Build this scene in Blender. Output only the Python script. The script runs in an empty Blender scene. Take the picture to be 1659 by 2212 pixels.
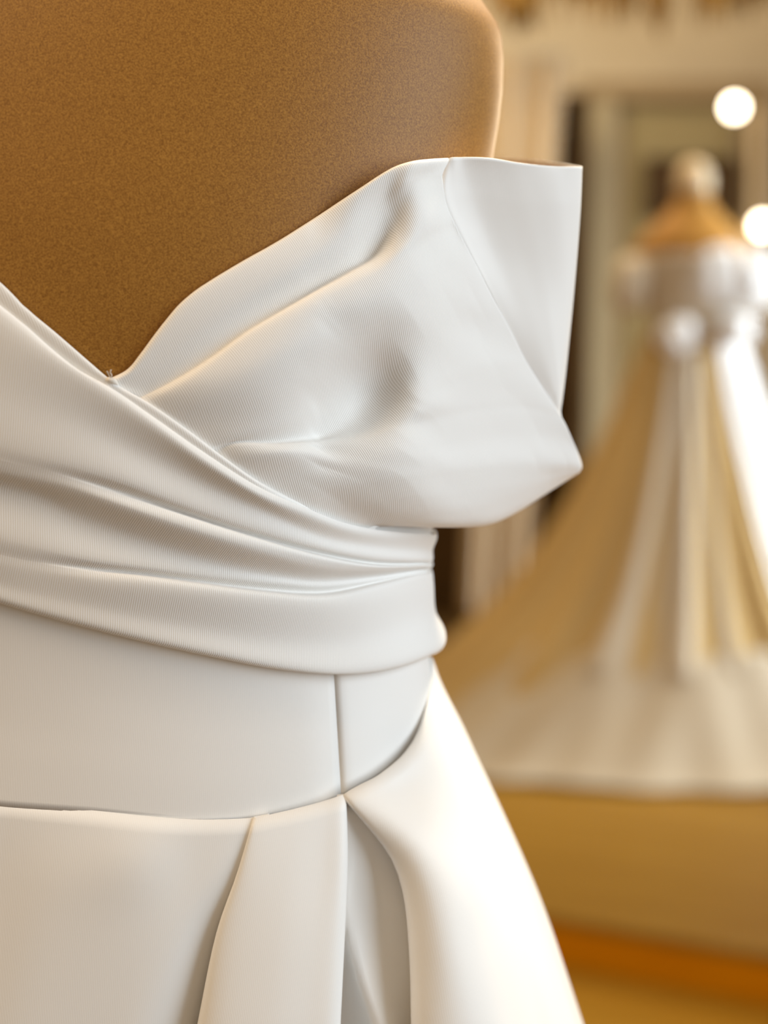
import bpy, bmesh, math, random
import numpy as np

# ------------------------------------------------------------------ camera, world, lights
S = bpy.context.scene
C = S.collection
IW, IH, FPX = 1659.0, 2212.0, 3180.0          # frame and focal length in pixels
CAMZ, HORIZON = 1.15, 740.0
PITCH = math.atan((IH/2-HORIZON)/FPX)

cam_data = bpy.data.cameras.new('camera')
cam = bpy.data.objects.new('camera', cam_data); C.objects.link(cam)
cam.location = (0, 0, CAMZ)
cam.rotation_euler = (math.pi/2-PITCH, 0, 0)
cam_data.sensor_fit = 'VERTICAL'; cam_data.sensor_height = 36.0
cam_data.lens = 36.0*FPX/IH
cam_data.clip_start = 0.05
cam_data.dof.use_dof = True
cam_data.dof.focus_distance = 0.552
cam_data.dof.aperture_fstop = cam_data.lens/13.0
S.camera = cam

w = bpy.data.worlds.new('world'); S.world = w; w.use_nodes = True
bg = w.node_tree.nodes['Background']
bg.inputs[0].default_value = (1.0, 0.80, 0.58, 1); bg.inputs[1].default_value = 0.34

def area(name, loc, target, sx, sy, power, col, spread=180):
    d = bpy.data.lights.new(name, 'AREA'); d.shape = 'RECTANGLE'; d.size = sx; d.size_y = sy
    d.energy = power; d.color = col
    d.spread = math.radians(spread)
    o = bpy.data.objects.new(name, d); C.objects.link(o); o.location = loc
    v = np.array(target)-np.array(loc)
    from mathutils import Vector
    o.rotation_euler = Vector(v).to_track_quat('-Z', 'Y').to_euler()
    return o
area('window_daylight', (2.1, -0.1, 1.7), (-0.05, 0.62, 1.05), 1.6, 1.8, 53, (0.79, 0.905, 1.0))
area('warm_fill_left', (-0.8, 0.15, 2.4), (-0.1, 0.6, 1.25), 0.7, 0.7, 17, (1.0, 0.74, 0.47))  # added warm fill from the left front, brightens the wrap; no lamp known there
area('ceiling_lamp_side', (0.6, 1.5, 2.7), (0.05, 0.65, 1.3), 0.5, 0.5, 8, (1.0, 0.82, 0.58), 60)
area('gown_fill_cool', (3.6, 4.0, 1.7), (0.9, 4.3, 0.9), 1.6, 2.0, 60, (0.82, 0.92, 1.0), 70)  # added cool fill, brightens the right side of the background gown
area('ceiling_lamp_back', (0.3, 4.6, 2.8), (0.6, 5.2, 0.9), 1.8, 0.8, 44, (1.0, 0.80, 0.52))

S.view_settings.view_transform = 'Standard'; S.view_settings.look = 'None'
S.view_settings.gamma = 1.0; S.view_settings.use_curve_mapping = False
S.view_settings.exposure = 0.0

# ------------------------------------------------------------------ helpers
CAM = np.array([0, 0, CAMZ])
FW = np.array([0, math.cos(PITCH), -math.sin(PITCH)]); UP = np.array([0, math.sin(PITCH), math.cos(PITCH)])
def ray(px, py):
    return FW + (px-IW/2)/FPX*np.array([1., 0, 0]) - (py-IH/2)/FPX*UP
def at(px, py, Y):
    d = ray(px, py); return CAM + d*(Y/d[1])

def crom(P, n, closed=False):
    """centripetal Catmull-Rom through P (k x d), n samples, roughly even along the length"""
    P = np.asarray(P, float)
    if len(P) == 1: return np.repeat(P, n, 0)
    d = np.linalg.norm(np.diff(P, axis=0), axis=1); d = np.maximum(d, 1e-9)
    t = np.concatenate([[0], np.cumsum(d**0.5)])
    L = np.concatenate([[0], np.cumsum(d)])
    s = np.linspace(0, L[-1], n)
    u = np.interp(s, L, t)
    return crom_at(P, t, u)
def crom_at(P, t, u):
    k = len(P)
    Pe = np.concatenate([[2*P[0]-P[1]], P, [2*P[-1]-P[-2]]])
    te = np.concatenate([[2*t[0]-t[1]], t, [2*t[-1]-t[-2]]])
    i = np.clip(np.searchsorted(t, u, side='right')-1, 0, k-2)
    t0, t1, t2, t3 = te[i], te[i+1], te[i+2], te[i+3]
    sh = (len(u),)+(1,)*(P.ndim-1)
    f = lambda a: a.reshape(sh)
    P0, P1, P2, P3 = Pe[i], Pe[i+1], Pe[i+2], Pe[i+3]
    U = f(u); t0, t1, t2, t3 = map(f, (t0, t1, t2, t3))
    A1 = (t1-U)/(t1-t0)*P0+(U-t0)/(t1-t0)*P1
    A2 = (t2-U)/(t2-t1)*P1+(U-t1)/(t2-t1)*P2
    A3 = (t3-U)/(t3-t2)*P2+(U-t2)/(t3-t2)*P3
    B1 = (t2-U)/(t2-t0)*A1+(U-t0)/(t2-t0)*A2
    B2 = (t3-U)/(t3-t1)*A2+(U-t1)/(t3-t1)*A3
    return (t2-U)/(t2-t1)*B1+(U-t1)/(t2-t1)*B2

def mesh_obj(name, V, Fc, mat, parent=None, smooth=True, uv=None, solid=0.0):
    me = bpy.data.meshes.new(name)
    me.from_pydata([tuple(map(float, v)) for v in V], [], Fc)
    if smooth: me.polygons.foreach_set('use_smooth', [True]*len(me.polygons))
    if uv is not None:
        l = me.uv_layers.new(name='weave')
        idx = np.empty(len(me.loops), np.int32); me.loops.foreach_get('vertex_index', idx)
        l.data.foreach_set('uv', np.asarray(uv)[idx].astype(np.float32).ravel())
    me.materials.append(mat); me.update()
    o = bpy.data.objects.new(name, me); C.objects.link(o)
    if parent is not None:
        o.parent = parent
        o.matrix_parent_inverse = parent.matrix_basis.inverted()
    if solid:
        m = o.modifiers.new('cloth thickness', 'SOLIDIFY'); m.thickness = solid; m.offset = -1
    return o

def grid_faces(nr, nc, flip=False):
    out = []
    for i in range(nr-1):
        for j in range(nc-1):
            a, b, c, d = i*nc+j, i*nc+j+1, (i+1)*nc+j+1, (i+1)*nc+j
            out.append((a, d, c, b) if not flip else (a, b, c, d))
    return out

def loft(name, curves, mat, parent, nu=160, sub=7, solid=0.0009, flip=False, rib=0.0, relax=None, press=None):
    """curves: list of (k x 3) world polylines -> smooth sheet through them"""
    G = np.stack([crom(c, nu) for c in curves])            # nrow x nu x 3
    d = np.linalg.norm(np.diff(G, axis=0), axis=2).mean(1)
    t = np.concatenate([[0], np.cumsum(np.maximum(d, 1e-5)**0.5)])
    us = np.concatenate([np.linspace(t[i], t[i+1], sub, endpoint=False) for i in range(len(t)-1)]+[[t[-1]]])
    R = crom_at(G, t, us)
    nr = len(us)
    if relax is not None:                                   # let the cloth settle: even out its depth
        it, wf = relax
        wgt = wf(R, np.linspace(0, len(t)-1, nr)[:, None]+np.zeros(nu)[None, :])
        wgt[0] = wgt[-1] = 0; wgt[:, 0] = wgt[:, -1] = 0
        Y = R[:, :, 1].copy()
        for _ in range(it):
            A = Y.copy(); A[1:-1, 1:-1] = (Y[:-2, 1:-1]+Y[2:, 1:-1]+Y[1:-1, :-2]+Y[1:-1, 2:])/4
            Y += wgt*(A-Y)
        if press is not None: Y = Y+press(R)
        rat = (Y/R[:, :, 1])[..., None]
        R = CAM+(R-CAM)*rat
    V = R.reshape(-1, 3)
    # cloth coordinates in metres, turned by the rib angle
    x = V[:, 0]+0.8*(V[:, 1]-0.54); z = V[:, 2]
    ks = np.repeat(np.linspace(0, len(t)-1, nr), nu)
    a = np.radians(rib(ks, V[:, 0]/V[:, 1]*FPX+IW/2) if callable(rib) else rib+0*ks)
    uv = np.stack([x*np.cos(a)+z*np.sin(a), -x*np.sin(a)+z*np.cos(a)], 1)
    return mesh_obj(name, V, grid_faces(nr, nu, flip), mat, parent, True, uv, solid)

def empty(name, loc, label, cat, group=None):
    o = bpy.data.objects.new(name, None); C.objects.link(o); o.location = loc
    o.empty_display_size = 0.1
    o['label'] = label; o['category'] = cat
    if group: o['group'] = group
    bpy.context.view_layer.update()
    return o
def structure(o): o['kind'] = 'structure'; return o

def lathe(name, prof, mat, parent, n=40, center=(0, 0, 0), sx=1, sy=1, wob=None):
    """prof: list of (r, z)"""
    V = []; F = []
    for r, z in prof:
        for k in range(n):
            a = 2*math.pi*k/n
            rr = r*(1+(wob(a, z) if wob else 0))
            V.append((center[0]+rr*sx*math.cos(a), center[1]+rr*sy*math.sin(a), center[2]+z))
    for i in range(len(prof)-1):
        for k in range(n):
            F.append((i*n+k, i*n+(k+1) % n, (i+1)*n+(k+1) % n, (i+1)*n+k))
    F.append(tuple(reversed(range(n)))); F.append(tuple(range((len(prof)-1)*n, len(prof)*n)))
    return mesh_obj(name, V, F, mat, parent)
def box(name, lo, hi, mat, parent=None, bev=0.0, rot=0.0, smooth=False):
    bm = bmesh.new(); bmesh.ops.create_cube(bm, size=1)
    lo, hi = np.array(lo, float), np.array(hi, float)
    c = (lo+hi)/2
    for v in bm.verts:
        p = np.array(v.co)*(hi-lo)
        v.co = (p[0], p[1], p[2])
    if bev: bmesh.ops.bevel(bm, geom=bm.edges[:], offset=bev, segments=2, affect='EDGES', profile=0.5)
    if rot:
        from mathutils import Matrix
        bmesh.ops.rotate(bm, verts=bm.verts[:], cent=(0, 0, 0), matrix=Matrix.Rotation(rot, 3, 'Z'))
    V = [tuple(np.array(v.co)+c) for v in bm.verts]
    bm.verts.index_update()
    F = [tuple(v.index for v in f.verts) for f in bm.faces]; bm.free()
    return mesh_obj(name, V, F, mat, parent, smooth)
def tube(name, pts, radii, mat, parent, n=10):
    P = np.array(pts, float); V = []; F = []
    T = np.gradient(P, axis=0)
    for i, p in enumerate(P):
        t = T[i]/np.linalg.norm(T[i]); h = np.array([0, 0, 1.]) if abs(t[2]) < .9 else np.array([1., 0, 0])
        a = np.cross(t, h); a /= np.linalg.norm(a); b = np.cross(t, a)
        r = radii[i] if hasattr(radii, '__len__') else radii
        for k in range(n):
            q = 2*math.pi*k/n; V.append(p+r*(math.cos(q)*a+math.sin(q)*b))
    for i in range(len(P)-1):
        for k in range(n): F.append((i*n+k, i*n+(k+1) % n, (i+1)*n+(k+1) % n, (i+1)*n+k))
    F.append(tuple(reversed(range(n)))); F.append(tuple(range((len(P)-1)*n, len(P)*n)))
    return mesh_obj(name, V, F, mat, parent)

# ------------------------------------------------------------------ materials
def mat(name, col, rough=0.6, spec=0.3, sheen=0.0, metal=0.0, emit=None, noise=None, tint=None):
    m = bpy.data.materials.new(name); m.use_nodes = True
    nt = m.node_tree; b = nt.nodes['Principled BSDF']
    b.inputs['Base Color'].default_value = (*col, 1); b.inputs['Roughness'].default_value = rough
    b.inputs['Specular IOR Level'].default_value = spec; b.inputs['Metallic'].default_value = metal
    if sheen:
        b.inputs['Sheen Weight'].default_value = sheen; b.inputs['Sheen Roughness'].default_value = 0.3
        b.inputs['Sheen Tint'].default_value = (*(tint or (1, 1, 1)), 1)
    if emit:
        b.inputs['Emission Color'].default_value = (*emit[0], 1); b.inputs['Emission Strength'].default_value = emit[1]
    if noise:
        sc, col2, vec = noise
        tc = nt.nodes.new('ShaderNodeTexCoord'); mp = nt.nodes.new('ShaderNodeMapping'); mp.inputs['Scale'].default_value = vec
        n = nt.nodes.new('ShaderNodeTexNoise'); n.inputs['Scale'].default_value = sc; n.inputs['Detail'].default_value = 4
        mx = nt.nodes.new('ShaderNodeMix'); mx.data_type = 'RGBA'
        mx.inputs[6].default_value = (*col, 1); mx.inputs[7].default_value = (*col2, 1)
        nt.links.new(tc.outputs['Object'], mp.inputs[0]); nt.links.new(mp.outputs[0], n.inputs[0])
        rp = nt.nodes.new('ShaderNodeMapRange'); rp.inputs[1].default_value = .35; rp.inputs[2].default_value = .65
        nt.links.new(n.outputs[0], rp.inputs[0]); nt.links.new(rp.outputs[0], mx.inputs[0]); nt.links.new(mx.outputs[2], b.inputs['Base Color'])
    return m

def satin(name, col, bump=0.48, rough=0.42, period=0.00088):
    m = mat(name, col, rough, 0.28)
    nt = m.node_tree; b = nt.nodes['Principled BSDF']
    uv = nt.nodes.new('ShaderNodeUVMap'); uv.uv_map = 'weave'
    # slight waviness of the yarns
    nz = nt.nodes.new('ShaderNodeTexNoise'); nz.inputs['Scale'].default_value = 45; nz.inputs['Detail'].default_value = 1
    nt.links.new(uv.outputs[0], nz.inputs[0])
    ms = nt.nodes.new('ShaderNodeVectorMath'); ms.operation = 'SCALE'; ms.inputs[3].default_value = 0.0012
    nt.links.new(nz.outputs['Color'], ms.inputs[0])
    ad = nt.nodes.new('ShaderNodeVectorMath'); nt.links.new(uv.outputs[0], ad.inputs[0]); nt.links.new(ms.outputs[0], ad.inputs[1])
    wv = nt.nodes.new('ShaderNodeTexWave'); wv.bands_direction = 'X'
    wv.inputs['Scale'].default_value = math.pi*2/(20*period)
    nt.links.new(ad.outputs[0], wv.inputs[0])
    fine = nt.nodes.new('ShaderNodeTexNoise'); fine.inputs['Scale'].default_value = 2600; fine.inputs['Detail'].default_value = 2
    nt.links.new(uv.outputs[0], fine.inputs[0])
    mx = nt.nodes.new('ShaderNodeMath'); mx.operation = 'MULTIPLY_ADD'; mx.inputs[1].default_value = 0.5
    nt.links.new(fine.outputs[0], mx.inputs[0]); nt.links.new(wv.outputs['Fac'], mx.inputs[2])
    bp = nt.nodes.new('ShaderNodeBump'); bp.inputs['Strength'].default_value = bump; bp.inputs['Distance'].default_value = 0.00012
    nt.links.new(mx.outputs[0], bp.inputs['Height']); nt.links.new(bp.outputs[0], b.inputs['Normal'])
    return m

M = {}
M['satin'] = satin('ivory mikado satin', (0.875, 0.86, 0.835))
M['satin_plain'] = satin('ivory smooth satin', (0.875, 0.86, 0.835), bump=0.10, rough=0.38)
M['lining'] = mat('ivory lining', (0.80, 0.74, 0.66), 0.6)
# brown jersey of the form, with its fine glittering knit
m = mat('brown jersey', (0.31, 0.155, 0.035), 0.5, 0.4, sheen=0.8, tint=(1, .93, .86))
nt = m.node_tree; b = nt.nodes['Principled BSDF']
tc = nt.nodes.new('ShaderNodeTexCoord')
n1 = nt.nodes.new('ShaderNodeTexNoise'); n1.inputs['Scale'].default_value = 1500; n1.inputs['Detail'].default_value = 3; n1.inputs['Roughness'].default_value = .7
nt.links.new(tc.outputs['Object'], n1.inputs[0])
r1 = nt.nodes.new('ShaderNodeValToRGB')
r1.color_ramp.elements[0].position = .36; r1.color_ramp.elements[0].color = (0.20, 0.075, 0.002, 1)
r1.color_ramp.elements[1].position = .70; r1.color_ramp.elements[1].color = (0.43, 0.205, 0.030, 1)
nt.links.new(n1.outputs[0], r1.inputs[0]); nt.links.new(r1.outputs[0], b.inputs['Base Color'])
bp = nt.nodes.new('ShaderNodeBump'); bp.inputs['Strength'].default_value = .35; bp.inputs['Distance'].default_value = .0003
nt.links.new(n1.outputs[0], bp.inputs['Height']); nt.links.new(bp.outputs[0], b.inputs['Normal'])
M['jersey'] = m
M['wall'] = mat('cream wall', (0.75, 0.65, 0.48), 0.8, noise=(1.5, (0.78, 0.68, 0.50), (1, 1, 1)))
M['ceiling'] = mat('ceiling', (0.70, 0.62, 0.48), 0.9)
M['floorwood'] = mat('oak boards', (0.29, 0.135, 0.010), 0.5, 0.2, noise=(3, (0.33, 0.165, 0.014), (1, 14, 14)))
M['floorwood2'] = mat('oak boards darker', (0.24, 0.108, 0.008), 0.5, 0.2, noise=(3, (0.27, 0.125, 0.01), (1, 14, 14)))
M['floorwood_low'] = mat('amber boards', (0.46, 0.22, 0.012), 0.5, 0.2, noise=(3, (0.54, 0.27, 0.02), (1, 14, 14)))
M['riser'] = mat('reddish brown riser', (0.57, 0.19, 0.0), 0.5, 0.1, noise=(4, (0.63, 0.22, 0.0), (1, 1, 8)))
M['darkwood'] = mat('dark brown wood', (0.085, 0.042, 0.008), 0.55, noise=(6, (0.11, 0.055, 0.012), (6, 6, 1)))
M['sage'] = mat('sage beige paint', (0.45, 0.37, 0.19), 0.6)
M['sage_light'] = mat('pale sage paint', (0.54, 0.46, 0.29), 0.55)
M['taupe'] = mat('taupe paint', (0.44, 0.33, 0.19), 0.6)
M['cream_paint'] = mat('cream paint', (0.55, 0.44, 0.27), 0.6)
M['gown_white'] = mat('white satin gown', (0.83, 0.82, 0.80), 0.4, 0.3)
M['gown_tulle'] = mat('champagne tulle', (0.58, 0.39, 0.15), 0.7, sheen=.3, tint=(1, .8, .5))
M['gown_pale'] = mat('pale tulle and shaded sleeve', (0.58, 0.48, 0.34), 0.7, sheen=.3)  # also on the left gown sleeve, where the tone stands for shade
M['form_tan'] = mat('tan jersey form', (0.42, 0.20, 0.03), 0.6)
M['cap'] = mat('pale wood cap', (0.66, 0.50, 0.30), 0.5)
M['dried'] = mat('dried brown petals', (0.15, 0.075, 0.010), 0.9, noise=(9, (0.22, 0.12, 0.025), (1, 1, 1)))
M['bulb'] = mat('glowing bulb', (1, .95, .85), 0.4, emit=((1.0, 0.86, 0.62), 14.0))
M['metal'] = mat('brass fitting', (0.5, 0.38, 0.18), 0.35, metal=1.0)
M['steel'] = mat('grey steel', (0.45, 0.43, 0.40), 0.4, metal=0.9)
M['curtain'] = mat('beige curtain', (0.47, 0.36, 0.23), 0.8)
M['beige_gown'] = mat('beige gown', (0.46, 0.33, 0.20), 0.6)

# ------------------------------------------------------------------ the body the dress is fitted on
CX, CY, NEXP = -0.128, 0.64, 2.25
def prof(table):                                        # (pixel row, pixel of the right silhouette) -> z, half width
    z, a = [], []
    for py, px in table:
        p = at(px, py, CY); z.append(p[2]); a.append(p[0]-CX)
    o = np.argsort(z); return np.array(z)[o], np.array(a)[o]
BODY_Z, BODY_A = prof([(-260, 560), (-215, 640), (-150, 830), (-80, 945), (0, 1030), (40, 1058), (70, 1078), (92, 1083), (100, 1083), (135, 1086), (200, 1084), (260, 1077),
                       (340, 1064), (430, 1050), (600, 1018), (800, 985), (1000, 950), (1150, 926), (1220, 918), (1300, 916), (1400, 920), (1550, 935), (1700, 960), (1900, 900), (2300, 850)])
BZ = np.array([0.62, 0.80, 0.90, 0.95, 1.02, 1.06, 1.10, 1.15, 1.19, 1.23, 1.28, 1.33, 1.38, 1.41])
BB = np.array([.070, .075, .090, .0995, .0985, .100, .104, .108, .106, .100, .090, .076, .058, .045])
SK_Z, SK_A = prof([(1380, 930), (1434, 930), (1500, 952), (1540, 975), (1650, 1034), (1760, 1084), (1880, 1137), (2020, 1195), (2212, 1257), (2500, 1345), (3000, 1490), (4300, 1800), (6300, 2100)])
SBZ = np.array([-0.1, 0.0, 0.55, 0.80, 0.90, 0.97, 1.05]); SBB = np.array([.30, .29, .150, .116, .107, .1022, .098])
def smooth_interp(x, xs, ys):
    xs = np.asarray(xs); m = np.gradient(ys, xs)
    x = np.clip(x, xs[0], xs[-1]); i = np.clip(np.searchsorted(xs, x)-1, 0, len(xs)-2)
    h = xs[i+1]-xs[i]; t = (x-xs[i])/h
    return (2*t**3-3*t**2+1)*ys[i]+(t**3-2*t**2+t)*h*m[i]+(-2*t**3+3*t**2)*ys[i+1]+(t**3-t**2)*h*m[i+1]
def half(z, kind):
    if kind == 'body': return np.interp(z, BODY_Z, BODY_A), smooth_interp(z, BZ, BB)
    return smooth_interp(z, SK_Z, SK_A), smooth_interp(z, SBZ, SBB)
def bust(th, z):
    d = np.degrees(th); s = 0
    for c in (33, -33): s = s+np.exp(-((d-c)/20.)**2-((z-1.105)/.050)**2)
    return 0.004*s-.010*np.exp(-((d-52)/16.)**2-((z-1.118)/.028)**2)
def surf(th, z, o, kind='body'):
    a, b = half(z, kind); e = o+(bust(th, z) if kind == 'body' else 0)
    s, c = np.sin(th), np.cos(th); q = 2/NEXP
    return np.stack([CX+(a+e)*np.sign(s)*np.abs(s)**q, CY-(b+e)*np.sign(c)*np.abs(c)**q, z+0*th], -1)
def hit(px, py, o=0.0, kind='body'):
    """theta, z where the line of sight meets the body inflated by o"""
    d = ray(px, py); Y = np.linspace(0.40, CY+0.02, 900)
    P = CAM+d[None, :]*(Y/d[1])[:, None]
    a, b = half(P[:, 2], kind)
    th0 = np.arctan2((P[:, 0]-CX)/a, -(P[:, 1]-CY)/b)
    e = o+(bust(th0, P[:, 2]) if kind == 'body' else 0)
    u, v = (P[:, 0]-CX)/(a+e), (CY-P[:, 1])/(b+e)
    Fv = np.abs(u)**NEXP+np.abs(v)**NEXP-1
    k = np.argmax(Fv < 0) if (Fv < 0).any() else np.argmin(Fv)
    if Fv[k] < 0 and k > 0:
        f = Fv[k-1]/(Fv[k-1]-Fv[k]); lerp = lambda A: A[k-1]+(A[k]-A[k-1])*f
        u, v, z = lerp(u), lerp(v), lerp(P[:, 2])
    else: u, v, z = u[k], v[k], P[k, 2]
    q = NEXP/2
    return math.atan2(np.sign(u)*abs(u)**q, np.sign(v)*abs(v)**q), z
def hug(pts, kind='body', pre=(), post=(), n=140, dense=True):
    """pixel polyline with offset in mm -> world curve lying on the body; pre/post: (theta deg, z, mm)"""
    P = np.array(pts, float)
    if P.shape[1] == 2: P = np.c_[P, np.zeros(len(P))]
    Q = crom(P, 40) if dense else P
    out = [(math.radians(t), z, o/1000) for t, z, o in pre]
    for x, y, o in Q:
        th, z = hit(x, y, o/1000, kind); out.append((th, z, o/1000))
    for t, z, o in post:
        out.append((math.radians(t), out[-1][1] if z is None else z, o/1000))
    A = np.array(out); A[:, 0] *= 0.15
    A = crom(A, n); A[:, 0] /= 0.15
    return surf(A[:, 0], A[:, 1], A[:, 2], kind)
def clear(px, py, Y, gap=.0025, k=.002):
    """depth Y kept in front of the body"""
    th, z = hit(px, py); T = surf(np.array([th]), np.array([z]), np.array([0.]))[0][1]-gap
    m = min(Y, T); return m-k*math.log(math.exp(-(Y-m)/k)+math.exp(-(T-m)/k))
def on(px, py, mm, kind='body'):
    th, z = hit(px, py, mm/1000, kind); return surf(np.array([th]), np.array([z]), np.array([mm/1000]), kind)[0]

# ------------------------------------------------------------------ the room
FZ = -0.104
def ground_Y(py, h=0.0):
    d = ray(IW/2, py); return d[1]*(CAMZ-h)/-d[2]
floor = structure(mesh_obj('floor', [(-4, -2, FZ-.021), (5, -2, FZ-.021), (5, 6.2, FZ-.021), (-4, 6.2, FZ-.021), (-4, -2, -.2), (5, -2, -.2), (5, 6.2, -.2), (-4, 6.2, -.2)],
                           [(0, 1, 2, 3), (7, 6, 5, 4), (0, 4, 5, 1), (1, 5, 6, 2), (2, 6, 7, 3), (3, 7, 4, 0)], M['darkwood'], None, False))
WALLY = 6.2
structure(box('wall_back', (-4, WALLY, -.2), (5, WALLY+.12, 2.9), M['wall']))
structure(box('wall_left', (-4.1, -2, -.2), (-4, WALLY, 2.9), M['wall']))
structure(box('ceiling', (-4, -2, 2.9), (5, WALLY+.12, 3.0), M['ceiling']))

rnd = random.Random(4)
# ------------------------------------------------------------------ the dress form
form = empty('dress_form', (CX, CY, FZ), 'brown jersey covered dress form with bare shoulder, wearing the close white satin dress', 'dress form')
zs = np.linspace(BODY_Z[0]+.02, BODY_Z[-1], 150); ths = np.linspace(-math.pi, math.pi, 145)[:-1]
V = []; F = []
for z in zs: V += list(surf(ths, np.full(len(ths), z), 0.0))
n = len(ths)
for i in range(len(zs)-1):
    for k in range(n): F.append((i*n+k, i*n+(k+1) % n, (i+1)*n+(k+1) % n, (i+1)*n+k))
F.append(tuple(reversed(range(n)))); F.append(tuple(range((len(zs)-1)*n, len(zs)*n)))
mesh_obj('torso', V, F, M['jersey'], form)
ztop = BODY_Z[-1]
lathe('neck', [(.055, ztop-.03), (.05, ztop), (.048, ztop+.05)], M['jersey'], form, center=(CX, CY, 0))
lathe('neck_cap', [(.052, ztop+.05), (.052, ztop+.062), (.02, ztop+.075), (.012, ztop+.10), (.004, ztop+.108)], M['cap'], form, center=(CX, CY, 0))
lathe('pole', [(.016, FZ+.03), (.016, BODY_Z[0]+.05)], M['steel'], form, 16, center=(CX, CY, 0))
lathe('base', [(.17, FZ), (.17, FZ+.02), (.03, FZ+.035)], M['darkwood'], form, 40, center=(CX, CY, 0))

# ------------------------------------------------------------------ the wedding dress
dress = empty('wedding_dress', (CX, CY, FZ), 'ivory off-shoulder satin wedding dress with draped crossover bodice, seen close on the brown form', 'dress')
LP = lambda z, o: [(-175, z-.03, o), (-120, z, o), (-75, z, o)]     # leads round the far side of the body

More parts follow.
